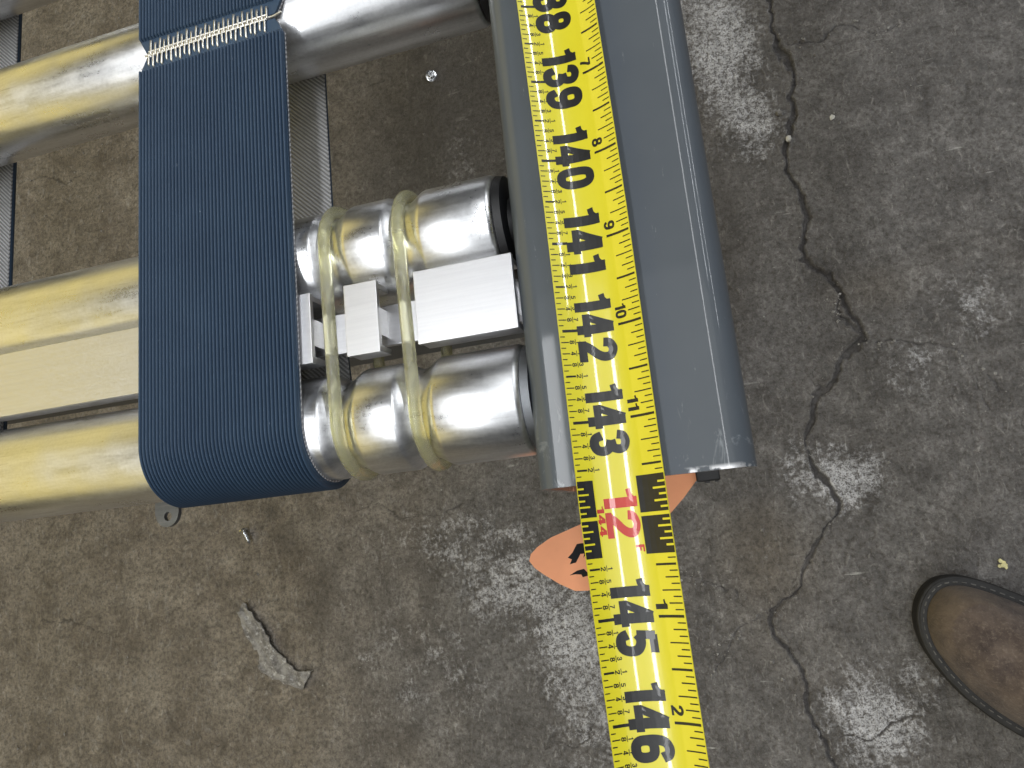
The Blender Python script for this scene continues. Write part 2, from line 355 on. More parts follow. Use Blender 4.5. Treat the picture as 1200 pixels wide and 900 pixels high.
def build_floor():
    xs = np.concatenate([[-200, -120, -80, -60, -50, -44], np.arange(-40.5, -6, .085), np.arange(-6, 15.5, .045), [18, 24, 34, 50, 80, 120, 200]])
    ys = np.concatenate([[-200, -120, -80, -50, -30, -20, -14], np.arange(-10.9, 22.5, .05), np.arange(22.5, 37.5, .11), [40, 48, 60, 80, 120, 200]])
    nx, ny = len(xs), len(ys)
    PX, PY = np.meshgrid(xs, ys, indexing='ij')
    wx = PX + (vnoise(PX, PY, 1.1, 1) - .5) * .42 + (vnoise(PX, PY, 4.0, 2) - .5) * .17 + (vnoise(PX, PY, 9.0, 8) - .5) * .07
    wy = PY + (vnoise(PX, PY, 1.1, 3) - .5) * .42 + (vnoise(PX, PY, 4.0, 4) - .5) * .17 + (vnoise(PX, PY, 9.0, 9) - .5) * .07
    Z = (vnoise(PX, PY, .22, 5) - .5) * .10 + (vnoise(PX, PY, 1.7, 6) - .5) * .022 + (vnoise(PX, PY, 6.5, 7) - .5) * .012
    crack = np.zeros_like(Z)
    for pts, hw, dp in CRACKS:
        x0 = min(p[0] for p in pts) - 1; x1 = max(p[0] for p in pts) + 1; y0 = min(p[1] for p in pts) - 1; y1 = max(p[1] for p in pts) + 1
        i0, i1 = np.searchsorted(xs, [x0, x1]); j0, j1 = np.searchsorted(ys, [y0, y1])
        sl = (slice(i0, i1), slice(j0, j1))
        D, T, L = seg_dist(wx[sl], wy[sl], pts)
        ww = hw * (.20 + .85 * vnoise(T, T * 0, .9, 11)) * np.clip(np.minimum(T, L - T) / (.12 * L) + .35, 0, 1)
        f = np.clip((ww - D) / (ww * .40 + .02) + .25, 0, 1)
        f = f * f * (3 - 2 * f)
        crack[sl] = np.maximum(crack[sl], f)
        Z[sl] -= 0
        Z[sl] += .03 * np.exp(-((D - ww * 1.6) / (.12)) ** 2) * (hw > .1) * (vnoise(PX[sl], PY[sl], 2.5, 21))
        Z[sl] = np.minimum(Z[sl], Z[sl] - dp * f)
    pale = np.zeros_like(Z)
    for cx, cy, rx, ry, a, k in [(3.3, 19.6, 1.5, 3.2, .0, 1.15), (3.8, 16.2, 1.2, 2.0, .1, .8), (-8.0, -2.9, 3.2, 1.7, -.3, .85), (-6.2, -5.2, 2.2, 3.6, .2, 1.0), (-4.6, -1.6, 2.0, 1.4, 0, .8),
                                 (-4.2, -7.5, 2.0, 2.4, 0, .85), (4.9, .5, 1.2, 1.3, .4, 1.1), (3.2, 1.0, .7, 1.4, 0, .6), (4.6, -8.2, 1.8, 1.5, .3, 1.15), (-10.5, -.9, 3.5, 1.6, -.2, .55),
                                 (3.2, 21.5, 1.8, 1.8, 0, 1.0), (8.3, 4.2, 1.8, 1.6, 0, .35), (10.6, 6.5, 1.6, 1.6, 0, .35), (6.0, -7.0, 1.2, 1.0, 0, .5), (-9.0, 16.5, 1.3, 3.0, 0, .30), (-12.8, -5.5, 5, 4, 0, .25)]:
        c, s_ = math.cos(a), math.sin(a); ux = (wx - cx) * c + (wy - cy) * s_; uy = -(wx - cx) * s_ + (wy - cy) * c
        pale = np.maximum(pale, k * np.exp(-((ux / rx) ** 2 + (uy / ry) ** 2)))
    pale *= .5 + .9 * vnoise(PX, PY, .9, 31); pale = np.clip(pale * (1 - crack), 0, 1.2)
    stain_shade = np.zeros_like(Z)  # floor stains, plus painted shade under the conveyor and right of the rail
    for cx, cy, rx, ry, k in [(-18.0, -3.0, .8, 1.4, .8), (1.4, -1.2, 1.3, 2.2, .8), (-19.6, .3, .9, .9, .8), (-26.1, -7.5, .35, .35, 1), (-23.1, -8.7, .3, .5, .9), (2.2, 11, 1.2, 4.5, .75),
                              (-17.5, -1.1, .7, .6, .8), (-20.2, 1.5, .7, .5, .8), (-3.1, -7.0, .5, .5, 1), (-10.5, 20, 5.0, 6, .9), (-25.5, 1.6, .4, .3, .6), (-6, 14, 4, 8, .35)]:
        stain_shade = np.maximum(stain_shade, k * np.exp(-(((wx - cx) / rx) ** 2 + ((wy - cy) / ry) ** 2)))
    brown = np.clip((-PX - 9) / 12, 0, 1) * .95 + .35 * np.exp(-(((PX - 7) / 2) ** 2 + ((PY - 7.6) / 1.2) ** 2)) + .5 * np.exp(-(((PX - 1.6) / 1.5) ** 2 + ((PY + 1.8) / 2) ** 2)) + .12
    me = bpy.data.meshes.new('floor')
    co = np.stack([PX, PY, Z], -1).reshape(-1, 3) * S
    idx = np.arange(nx * ny).reshape(nx, ny)
    q = np.stack([idx[:-1, :-1], idx[1:, :-1], idx[1:, 1:], idx[:-1, 1:]], -1).reshape(-1, 4)
    me.vertices.add(len(co)); me.vertices.foreach_set('co', co.astype(np.float32).ravel())
    me.loops.add(q.size); me.loops.foreach_set('vertex_index', q.astype(np.int32).ravel())
    me.polygons.add(len(q)); me.polygons.foreach_set('loop_start', np.arange(0, q.size, 4, dtype=np.int32))
    me.polygons.foreach_set('use_smooth', np.ones(len(q), bool))
    me.update(calc_edges=True)
    for nm, arr in (('crack', crack), ('pale', pale), ('stain_shade', stain_shade), ('brown', brown)):
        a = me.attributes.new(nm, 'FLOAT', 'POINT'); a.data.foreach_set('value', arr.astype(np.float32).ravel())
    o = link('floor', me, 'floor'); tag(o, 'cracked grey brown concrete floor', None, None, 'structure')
build_floor()

# ------------------------------------------------------------------ conveyor
AX = 22.0           # roller axis height
R = .66             # roller radius
RT = 22.70          # top of the side rail
conv = empty('roller_conveyor', (-1.2, 10, 0)); conv_inv = conv.location.copy()
tag(conv, 'roller conveyor frame with grey painted side rail and zinc rollers', 'conveyor')
CO = tuple(c / S for c in conv.location)
def part(name, vf, material, parent=conv, **k):
    V, F = vf
    off = CO if parent is not None else (0, 0, 0)
    o = mesh(name, V, F, material, None, **k)
    if parent is not None:
        o.parent = parent
        ml = Vector((0, 0, 0)); p = parent
        while p: ml += p.location; p = p.parent
        o.location = -ml
    return o

def rail_profile(mx=1, x0=0.):
    # centreline: lower flange tip -> web -> top flange -> folded lip   (x right of the web, z)
    t = .105; h = t / 2
    pts = []
    zt = RT - h; zb = RT - 3.72; xl = -1.775 + h; xr = .465 - h
    def arc(cx, cz, r, a0, a1, n=9):
        for k in range(n + 1):
            a = math.radians(a0 + (a1 - a0) * k / n); pts.append((cx + r * math.cos(a), cz + r * math.sin(a)))
    pts.append((-.16, zb)); arc(xl + .16, zb + .16, .16, 270, 180)
    arc(xl + .20, zt - .20, .20, 180, 90)
    arc(xr - .24, zt - .24, .24, 90, 0)
    pts.append((xr, zt - .42))
    out = []; inn = []
    for i, p in enumerate(pts):
        a = pts[max(i - 1, 0)]; b = pts[min(i + 1, len(pts) - 1)]
        dx, dz = b[0] - a[0], b[1] - a[1]; l = math.hypot(dx, dz); nx, nz = -dz / l * h, dx / l * h
        out.append((p[0] + nx, p[1] + nz)); inn.append((p[0] - nx, p[1] - nz))
    return [(x0 + mx * (x + (0 if mx > 0 else 0)), z) for x, z in out + inn[::-1]]
def make_rail(y0, y1, mx, x0):
    pr = rail_profile(mx, x0); rings = []
    ysq = [y0, y0 + .012] + list(np.linspace(y0 + .5, y1, 12))
    for k, y in enumerate(ysq):
        rings.append([(x, y + (.012 if k == 0 else 0) * 0, z) for x, z in pr])
    return loft(rings)
part('side_rail', make_rail(.31, 33, 1, 0), 'paint')
part('side_rail', make_rail(.31, 33, -1, -24.2), 'paint')
pg = join(box(-.21, .13, .315, 1.3, RT - 3.80, RT - 3.56, .02), box(-.10, -.02, .29, .33, RT - 3.75, RT - 3.6), box(.05, .10, .295, .33, RT - 3.75, RT - 3.62))
part('flange_shade_block', pg, 'black', smooth=False)  # added black block standing in for the shade on the lower flange
def leg_vf(x0, x1, y0, y1, zt):
    return join(box(x0, x0 + .12, y0, y1, .27, zt), box(x0 + .125, x1, y0, y0 + .12, .27, zt), box(x0 - .3, x1 + .3, y0 - .3, y1 + .3, .06, .265, .03))
for (xa, ya) in ((-1.55, 3.4), (-1.55, 30), (-24.4, 30)):
    part('leg', leg_vf(xa, xa + 1.5, ya, ya + 1.6, RT - 3.80), 'paint')

GROOVES = (-4.10, -3.12)
def roller_profile(xl, xr, grooves):
    pr = [(xl, .45), (xl, R - .05), (xl + .05, R)]
    for gx in grooves:
        hw = .165; d = .115
        for k in range(-10, 11):
            t = k / 10.
            # rounded shoulders, rounded bottom
            u = abs(t); q = .5 + .5 * math.cos(math.pi * u) if u < 1 else 0
            pr.append((gx + t * (hw + .10), R - d * (q ** .8)))
    pr += [(xr - .07, R), (xr - .02, R - .025), (xr, R - .07), (xr, .45)]
    return pr
def make_roller(cy, grooves=(), xr=-2.03, name='roller', mt='zinc'):
    o = part(name, lathe(roller_profile(-22.1, xr, grooves), cy, AX, 72), mt, angle=50)
    cap = lathe([(xr - .3, .3), (xr + .004, .60), (xr + .01, .632), (xr + .10, .615), (xr + .115, .35), (-1.80, .33), (-1.795, .1)], cy, AX, 40)
    part('end_cap', cap, 'galv' if cy < 2 else 'black', o)
    return o
for cy, gr in ((1.40, GROOVES), (3.56, GROOVES), (7.21, ()), (10.05, ()), (12.9, ()), (15.75, ()), (18.6, ()), (21.45, ()), (24.3, ()), (27.15, ()), (30.0, ())):
    make_roller(cy, gr, -1.86 if cy < 2 else -1.97)

# slider bed between the two grooved rollers: top plates in a row on a narrow carrier
bed = part('slider_bed', join(box(-22.1, -1.80, 2.27, 2.78, 22.16, 22.24, .012), box(-22.1, -1.80, 2.45, 2.60, 21.9, 22.155)), 'alu', smooth=False)
for x0, x1 in ((-22.1, -4.35), (-3.895, -3.465), (-2.99, -1.79)):
    part('bed_plate', join(box(x0, x1, 2.105, 2.985, 22.565, 22.64, .008), box(x0 + .01, x1 - .01, 2.125, 2.195, 22.30, 22.562), box(x0 + .01, x1 - .01, 2.9, 2.965, 22.30, 22.562)), 'alu', bed, smooth=False)
    part('stand_off', box(x0 + .06, x1 - .06, 2.36, 2.70, 22.242, 22.563), 'alu', bed, smooth=False)
# perforated tab on the cross member below the end roller
def tab_vf():
    out = [(-8.70, 3.2), (-8.70, .68)] + [(-8.47 + .215 * math.cos(a), .70 + .215 * math.sin(a)) for a in np.linspace(math.pi * 1.03, 2 * math.pi - .1, 14)] + [(-8.25, .68), (-8.25, 3.2)]
    hole = [(-8.455 + .072 * math.cos(a), .655 + .072 * math.sin(a)) for a in np.linspace(0, 2 * math.pi, 17)[:-1]]
    bm = bmesh.new()
    e = []
    for loop in (out, hole):
        vs = [bm.verts.new((x, y, 20.25)) for x, y in loop]
        for i in range(len(vs)): e.append(bm.edges.new((vs[i], vs[(i + 1) % len(vs)])))
    bmesh.ops.triangle_fill(bm, edges=e, use_beauty=True)
    r = bmesh.ops.extrude_face_region(bm, geom=bm.faces[:])
    for v in r['geom']:
        if isinstance(v, bmesh.types.BMVert): v.co.z += .07
    bmesh.ops.recalc_face_normals(bm, faces=bm.faces[:]); bm.verts.index_update()
    vf = [tuple(v.co) for v in bm.verts], [tuple(v.index for v in f.verts) for f in bm.faces]; bm.free(); return vf
cm = part('cross_member', join(box(-22.3, -1.80, 2.85, 3.9, 20.15, 20.249), box(-22.3, -1.8, 2.85, 2.93, 19.4, 20.145)), 'galv', smooth=False)
part('mounting_tab', tab_vf(), 'galv', cm, smooth=False)

# ------------------------------------------------------------------ belts
Y0, YE = 1.40, 30.0
BI = R + .004
def loop_path(y_start, y_end, rad):
    """from y_start on the top run, toward the camera end, round, back underneath, round the far end, to y_end"""
    p = []
    n = 40
    for y in np.linspace(y_start, Y0, n): p.append((y, AX + rad, 0., 1., y))
    for a in np.linspace(0, math.pi, 41)[1:]:
        p.append((Y0 - rad * math.sin(a), AX + rad * math.cos(a), -math.sin(a), math.cos(a), Y0))
    for y in np.linspace(Y0, YE, 60)[1:]: p.append((y, AX - rad, 0., -1., y))
    for a in np.linspace(0, math.pi, 25)[1:]:
        p.append((YE + rad * math.sin(a), AX - rad * math.cos(a), math.sin(a), -math.cos(a), YE))
    for y in np.linspace(YE, y_end, 30)[1:]: p.append((y, AX + rad, 0., 1., y))
    return p
def make_belt(xa, xb, label, lace_y=None, drift=0.):
    NR = 43; wdt = xb - xa
    belt = empty('ribbed_belt', ((xa + xb) / 2, Y0, AX)); tag(belt, label, 'conveyor belt', 'blue ribbed transport belts')
    T0, T1 = .058, .110        # rib valley and crest above the roller
    prof = []                  # (u 0..1, height, isrib)
    for k in range(NR):
        for f_, hh in ((.08, 0), (.22, .62), (.36, .93), (.5, 1.), (.64, .93), (.78, .62), (.92, 0)):
            prof.append(((k + f_) / NR, hh))
    ly = lace_y if lace_y else 9.0
    path = loop_path(ly - .035, ly + .035, BI)
    def rings(path, inner, outer_fn):
        out = []
        for i, (y, z, ny, nz, yy) in enumerate(path):
            dl = min(abs(y - ly), 9) if nz > .99 else 9
            rib = 1. if not lace_y else float(np.clip((dl - .235) / .012, 0, 1))
            ch = 0. if not lace_y or dl > .26 else .13 * (1 - dl / .26)
            sh = drift * float(np.clip((yy - Y0) / 2.6, 0, 1)) if nz < -.5 else 0.
            if nz < -.5 and yy > YE - 5: sh *= max(0, (YE - yy) / 5)
            a = xa + ch + sh; b = xb - ch + sh
            ring = []
            for u, hh in outer_fn:
                hgt = T0 + (T1 - T0) * hh * rib + (0 if rib > .5 else .004)
                x = a + (b - a) * u if ch else xa + sh + wdt * u
                ring.append((x, y + ny * hgt, z + nz * hgt))
            ring = [(a, y + ny * inner, z + nz * inner), (a, y + ny * T0, z + nz * T0)] + ring + [(b, y + ny * T0, z + nz * T0), (b, y + ny * inner, z + nz * inner)]
            out.append(ring)
        return out
    # extra path samples around the lacing so the skived strip is crisp
    extra = []
    if lace_y:
        e0 = [(ly - d, AX + BI, 0., 1., ly - d) for d in (.035, .12, .225, .232, .248, .262)]
        e1 = [(ly + d, AX + BI, 0., 1., ly + d) for d in (.262, .248, .232, .225, .12, .035)]
        path = e0 + [q for q in path if not (q[3] > .99 and abs(q[0] - ly) < .27)] + e1
    top = part('ribbed_cover', loft(rings(path, .022, prof)), 'belt', belt, angle=40)
    bk = []
    for r_ in rings(path, 0., [(0, 0), (1, 0)]):
        (x0, ya_, za_), (x1, yb_, zb_) = r_[0], r_[-1]
        bk.append([(x0 - .004, ya_, za_), (x1 + .004, yb_, zb_)])
    rr = []
    for (q, (y, z, ny, nz, yy)) in zip(bk, path):
        (x0, ya_, za_), (x1, yb_, zb_) = q
        rr.append([(x0, ya_, za_), (x1, yb_, zb_), (x1, yb_ + ny * .02, zb_ + nz * .02), (x0, ya_ + ny * .02, za_ + nz * .02)])
    part('fabric_backing', loft(rr), 'weave', belt)
    return belt
LY = 6.845
belt = make_belt(-6.765, -4.505, 'blue ribbed rubber belt with wire hook lacing wrapped over the end roller', LY, -.20)
make_belt(-13.0, -10.72, 'second belt at the left picture edge, only its grey woven return side showing')

# hook lacing
lace = empty('hook_lacing', (0, 0, 0)); lace.parent = belt
lace.location = Vector((-5.66 * S, LY * S, (AX + BI + .064) * S)) - belt.location
NH = 26; x0 = -6.585; x1 = -4.745; pitch = (x1 - x0) / (NH - 1)
def hook_mesh(name, L):
    pts = [(0, .012, -.020), (0, .022, .004), (0, .004, .020), (0, -.03, .019), (0, -L * .6, .017), (0, -L + .012, .013), (0, -L, -.002), (0, -L + .004, -.02)]
    V, F = tube(pts, .0150, 6)
    me = bpy.data.meshes.new(name); me.from_pydata([(a * S, b * S, c * S) for a, b, c in V], [], F); me.update()
    me.polygons.foreach_set('use_smooth', [True] * len(me.polygons)); me.materials.append(MAT['wire']); return me
hl, hs = hook_mesh('hook_long', .205), hook_mesh('hook_short', .160)
for side in (0, 1):
    for k in range(NH):
        o = bpy.data.objects.new('hook', hl if (k + side) % 2 else hs); COL.objects.link(o); o.parent = lace
        x = x0 + pitch * (k + (.5 if side else 0)) - .012
        o.location = ((x + 5.66) * S, random.uniform(-.006, .006) * S, random.uniform(0, .004) * S)
        o.rotation_euler = (random.uniform(-.03, .03), 0, (math.pi if side else 0) + random.uniform(-.05, .05))
V, F = tube([(-1.02, 0, -.004), (0, .003, -.002), (.95, 0, 0.), (1.03, -.01, .01), (1.16, .0, .03)], .014, 8)
o = mesh('lacing_pin', V, F, 'wire', lace)
for sy, nm in ((-.028, 'retaining_strip'), (.034, 'retaining_strip')):
    V, F = tube([(-.94, sy, .019), (0, sy, .020), (.93, sy, .019)], .011, 6)
    mesh(nm, V, F, 'wire', lace)

# ------------------------------------------------------------------ urethane rings round the two grooved rollers
def make_ring(xa, xb, label):
    rc = R - .022; pts = []
    ya, yb = 1.40, 3.56
    for a in np.linspace(math.pi / 2, math.pi * 1.5, 30): pts.append((xa, ya + rc * math.cos(a), AX + rc * math.sin(a)))
    for t in np.linspace(0, 1, 14)[1:-1]: pts.append((xa + (xb - xa) * t, ya + (yb - ya) * t, AX - rc))
    for a in np.linspace(-math.pi / 2, math.pi / 2, 30): pts.append((xb, yb + rc * math.cos(a), AX + rc * math.sin(a)))
    for t in np.linspace(0, 1, 14)[1:-1]: pts.append((xb + (xa - xb) * t, yb + (ya - yb) * t, AX + rc))
    V, F = tube(pts, .077, 16, closed=True)
    o = part('drive_band', (V, F), 'ring', None); tag(o, label, 'drive band', 'urethane drive bands')
make_ring(-4.08, -4.12, 'translucent yellow round drive band nearest the blue belt')
make_ring(-3.09, -3.14, 'translucent yellow round drive band nearest the grey side rail')

# ------------------------------------------------------------------ tape measure
TA = .74
def tp(y, s, dz=0.):
    """point on the blade: y along it, s across it"""
    xc = -.872 - .010 * max(0, y - 3) ** 1.3 + (.012 * -min(0, y) if y < 0 else 0)
    d = max(0., .25 - y)
    z = RT + .012 - .012 * d - .010 * d * d
    a = TA * (1 if y > 0 else 1 - .02 * min(5, -y))
    nx, nz = -2 * a * s, 1.; l = math.hypot(nx, nz)
    return (xc + s + nx / l * dz, y, z + a * s * s + nz / l * dz)
HW = .438
tape = empty('tape_measure', (-.872, 4, RT)); tag(tape, 'yellow steel tape measure blade lying along the grey side rail', 'tape measure')
ysamp = np.linspace(-7, 20, 220); ss = np.linspace(-HW, HW, 25)
rg = []
for y in ysamp: rg.append([tp(y, s_) for s_ in ss] + [tp(y, s_, -.008) for s_ in ss[::-1]])
part('blade', loft(rg), 'tape', tape)
PITCH = .983; Y144 = -.045
def yn(n): return Y144 + PITCH * (144 - n)
def strip(y0, y1, s0, s1, dz=.0022, ns=None):
    ns = ns or max(1, int(abs(s1 - s0) / .05)); V = []; F = []
    for i in range(ns + 1):
        s_ = s0 + (s1 - s0) * i / ns; V += [tp(y0, s_, dz), tp(y1, s_, dz)]
    for i in range(ns): F.append((2 * i, 2 * i + 2, 2 * i + 3, 2 * i + 1))
    return V, F
GLY = {}
def cr_spline(P, n=6, closed=False):
    P = [np.array(p, float) for p in P]; out = []; m_ = len(P)
    for i in range(m_ if closed else m_ - 1):
        p1, p2 = P[i], P[(i + 1) % m_]
        p0 = P[i - 1] if (i or closed) else 2 * p1 - p2
        p3 = P[(i + 2) % m_] if (closed or i + 2 < m_) else 2 * p2 - p1
        for k in range(n):
            t = k / n
            out.append(.5 * (2 * p1 + (p2 - p0) * t + (2 * p0 - 5 * p1 + 4 * p2 - p3) * t * t + (3 * p1 - p0 - 3 * p2 + p3) * t ** 3))
    if not closed: out.append(P[-1])
    return out
def ell(cx, cy, rx, ry, e=2.5, n=28):
    f_ = lambda v: math.copysign(abs(v) ** (2 / e), v)
    return [np.array((cx + rx * f_(math.cos(a)), cy + ry * f_(math.sin(a)))) for a in np.linspace(0, 2 * math.pi, n, endpoint=False)]
def lin(*p):
    out = []
    for a, b in zip(p[:-1], p[1:]):
        a, b = np.array(a, float), np.array(b, float); k = max(2, int(np.linalg.norm(b - a) / .16))
        out += [a + (b - a) * t for t in np.linspace(0, 1, k, endpoint=False)]
    return out + [np.array(p[-1], float)]
SIX = [(cr_spline([(.53, .72), (.46, .87), (.31, .91), (.16, .82), (.105, .60), (.105, .36)]), 0, 1.), (ell(.31, .315, .205, .225), 1, 1.)]
STROKES = {
 '0': [(ell(.31, .5, .205, .41, 2.8, 36), 1, 1.)],
 '1': [(lin((.36, 0), (.36, 1)), 0, 1.1), (cr_spline([(.06, .76), (.20, .79), (.30, .88), (.34, .985)]), 0, .68)],
 '2': [(cr_spline([(.105, .66), (.14, .82), (.31, .91), (.48, .83), (.505, .66), (.42, .48), (.24, .28), (.12, .10)]), 0, 1.), (lin((.02, .09), (.60, .09)), 0, .9)],
 '3': [(cr_spline([(.105, .70), (.15, .85), (.31, .91), (.47, .84), (.49, .69), (.42, .57), (.24, .53)]), 0, .96), (cr_spline([(.24, .53), (.44, .47), (.515, .33), (.48, .17), (.33, .09), (.17, .13), (.10, .30)]), 0, 1.)],
 '4': [(lin((.40, .98), (.09, .30)), 0, .85), (lin((.0, .27), (.64, .27)), 0, .82), (lin((.44, 0), (.44, 1)), 0, 1.05)],
 '5': [(lin((.57, .915), (.13, .915)), 0, .85), (lin((.15, .97), (.115, .50)), 0, .85), (cr_spline([(.11, .52), (.22, .585), (.36, .58), (.49, .48), (.51, .30), (.44, .14), (.30, .09), (.16, .13), (.10, .28)]), 0, 1.)],
 '6': SIX,
 '7': [(lin((.02, .915), (.60, .915)), 0, .85), (cr_spline([(.52, .88), (.37, .55), (.27, .27), (.23, 0)]), 0, 1.)],
 '8': [(ell(.31, .725, .18, .19, 2.3), 1, .95), (ell(.31, .29, .21, .20, 2.3), 1, 1.)],
 '9': [([np.array((.62 - p[0], 1 - p[1])) for p in q_], c_, w_) for q_, c_, w_ in SIX],
 'F': [(lin((.10, 0), (.10, 1)), 0, 1.), (lin((.05, .915), (.56, .915)), 0, .85), (lin((.10, .53), (.48, .53)), 0, .85)],
}
def text2d(t, hw):
    """strokes of one hand-drawn condensed bold character -> list of (verts, faces), width"""
    key = (t, hw)
    if key in GLY: return GLY[key]
    V = []; F = []; Lr = []
    for li, (P, closed, k) in enumerate(STROKES[t]):
        o_ = len(V); n = len(P)
        for i, p in enumerate(P):
            a = P[i - 1] if (i or closed) else P[0]; b = P[(i + 1) % n] if (i + 1 < n or closed) else P[-1]
            d = b - a; d = d / (np.linalg.norm(d) + 1e-9); nn = np.array((-d[1], d[0])) * hw * k
            V += [p + nn, p, p - nn]; Lr += [li] * 3
        for i in range(n if closed else n - 1):
            j_ = (i + 1) % n
            for c in (0, 1): F.append((o_ + 3 * i + c, o_ + 3 * i + c + 1, o_ + 3 * j_ + c + 1, o_ + 3 * j_ + c))
    V = np.array(V); V = np.c_[V, Lr]
    x0 = V[:, 0].min(); V[:, 0] -= x0
    GLY[key] = (V, F); return V, F
def lettering(t, yc, length, s0, height, bold=.098, dz=.0024):
    """reads down the tape (-y), tops of the letters toward +x; glyphs spaced to fill length"""
    gs = [text2d(ch, bold) for ch in t]
    gap = .07; wid = [g_[0][:, 0].max() for g_ in gs]
    k = length / (sum(wid) + gap * (len(t) - 1)); V = []; F = []; u = -length / 2
    for (gv, gf), wd in zip(gs, wid):
        o_ = len(V)
        V += [tp(yc - (u + x * k), s0 + y * height, dz + .0006 * l_) for x, y, l_ in gv]
        F += [tuple(i + o_ for i in f) for f in gf]; u += (wd + gap) * k
    return V, F
def flat(vf): return vf
ticks = []; bigs = []; fr = []; yel = []
FR = {2: ('1', '8'), 4: ('1', '4'), 6: ('3', '8'), 8: ('1', '2'), 10: ('5', '8'), 12: ('3', '4'), 14: ('7', '8')}
def bar(y, s0, s1, wd, to=ticks, dz=.0022): to.append(strip(y - wd / 2, y + wd / 2, s0, s1, dz))
for n in range(136, 150):
    for k in range(16):
        y = yn(n) - PITCH * k / 16.
        off = abs(n + k / 16. - 144) < .39
        if off: continue
        if k == 0:
            bar(y, -HW + .035, -HW + .19, .030); bar(y, HW - .26, HW - .012, .026)
        elif k == 8:
            bar(y, -HW + .02, -HW + .115, .020); bar(y, HW - .21, HW - .012, .022)
        elif k % 2 == 0:
            bar(y, -HW + .012, -HW + .085, .011); bar(y, HW - (.185 if k % 4 == 0 else .135), HW - .008, .0125)
        else:
            bar(y, -HW + .008, -HW + .052, .010); bar(y, HW - .085, HW - .006, .0115)
        if k in FR and 138 <= n <= 147:
            s0 = -HW + (.122 if k == 8 else .092); nu, de = FR[k]
            fr.append(lettering(de, y, .040, s0, .048, .085)); fr.append(strip(y - .030, y + .030, s0 + .054, s0 + .060)); fr.append(lettering(nu, y, .034 if nu != '1' else .022, s0 + .066, .046, .085))
    if n != 144 and 137 <= n <= 147:
        w_ = .735
        o = part('inch_number', lettering(str(n), yn(n) + .005, w_, -.258, .385, .122), 'ink', tape, smooth=False)
        o['label'] = 'black printed inch number %d' % n
        small = str((n - 1) % 12 + 1) if (n % 12) else '12'
        o = part('foot_scale_number', lettering(small, yn(n) + .115 + (.02 if len(small) > 1 else 0), .155 if len(small) > 1 else .095, .165, .115, .10), 'ink', tape, smooth=False)
part('tick_marks', join(*ticks), 'ink', tape, smooth=False)['kind'] = 'stuff'
part('fraction_print', join(*fr), 'ink', tape, smooth=False)['kind'] = 'stuff'
# the red foot mark with its black boxes
for a, b in ((.018, .385), (-.385, -.018)):
    part('foot_mark_box', strip(Y144 + a, Y144 + b, .150, HW - .004), 'ink', tape, smooth=False)
    part('foot_mark_box', strip(Y144 + a, Y144 + b, -HW + .004, -.285), 'ink', tape, smooth=False)
for k in range(-5, 6):
    if k == 0: continue
    y = Y144 - PITCH * k / 16.
    bar(y, HW - (.13 if k % 2 == 0 else .075), HW - .002, .020, yel, .0045)
    bar(y, -HW + .002, -HW + (.10 if k % 2 == 0 else .06), .018, yel, .0045)
part('box_ticks', join(*yel), 'tape', tape, smooth=False)
o = part('foot_number', lettering('12', Y144 + .03, .49, -.203, .332, .105), 'red', tape, smooth=False); o['label'] = 'red printed 12 foot number'
part('foot_letter', lettering('F', Y144 - .325, .07, .055, .085, .11), 'red', tape, smooth=False)
part('small_inch_number', lettering('144', Y144 - .03, .30, -.277, .068, .11), 'red', tape, smooth=False)

# ------------------------------------------------------------------ orange tag tucked into the rail end
def card(outline, zfn, th, name, material, res=.16):
    bm = bmesh.new(); vs = [bm.verts.new((x, y, 0)) for x, y in outline]
    f = bm.faces.new(vs)
    bmesh.ops.triangulate(bm, faces=[f])
    for _ in range(4):
        ed = [e for e in bm.edges if e.calc_length() > res]
        if ed: bmesh.ops.subdivide_edges(bm, edges=ed, cuts=1)
        bmesh.ops.triangulate(bm, faces=bm.faces[:])
    bmesh.ops.recalc_face_normals(bm, faces=bm.faces[:])
    if bm.faces[:][0].normal.z < 0: bmesh.ops.reverse_faces(bm, faces=bm.faces[:])
    r = bmesh.ops.extrude_face_region(bm, geom=bm.faces[:])
    up = {v for v in r['geom'] if isinstance(v, bmesh.types.BMVert)}
    for v in bm.verts: v.co.z = zfn(v.co.x, v.co.y) + (th if v in up else 0)
    bmesh.ops.recalc_face_normals(bm, faces=bm.faces[:]); bm.verts.index_update()
    vf = [tuple(v.co) for v in bm.verts], [tuple(v.index for v in q.verts) for q in bm.faces]; bm.free(); return vf
ZB = RT - 3.72 + .06
def tagz(x, y):
    d = (x + 1.2) * .55 - (y) * .83      # distance out along the tag
    return ZB + .012 + .05 * max(0, -y) ** 1.5 + .02 * math.sin(2.1 * x + y)
tl = [(.12, .78), (-.14, .42), (-.42, .12), (-.68, -.12), (-1.15, -.55), (-1.6, -.95), (-2.0, -1.10), (-2.2, -1.09), (-2.42, -.98), (-2.66, -.82), (-2.80, -.71), (-2.875, -.60), (-2.84, -.50), (-2.72, -.40), (-2.5, -.28), (-2.03, -.13), (-1.55, .12), (-1.62, 1.1), (-1.0, 1.9), (0.0, 1.7)]
otag = empty('orange_tag', (-1.2, .2, ZB)); tag(otag, 'orange card tag with black lettering sticking out of the rail end under the tape', 'tag')
part('card', card(tl, tagz, .014, 'card', 'orange'), 'orange', otag, smooth=True, angle=60)
def ink_poly(pts):
    V = [(x, y, tagz(x, y) + .0165) for x, y in pts]; return V, [tuple(range(len(V)))]
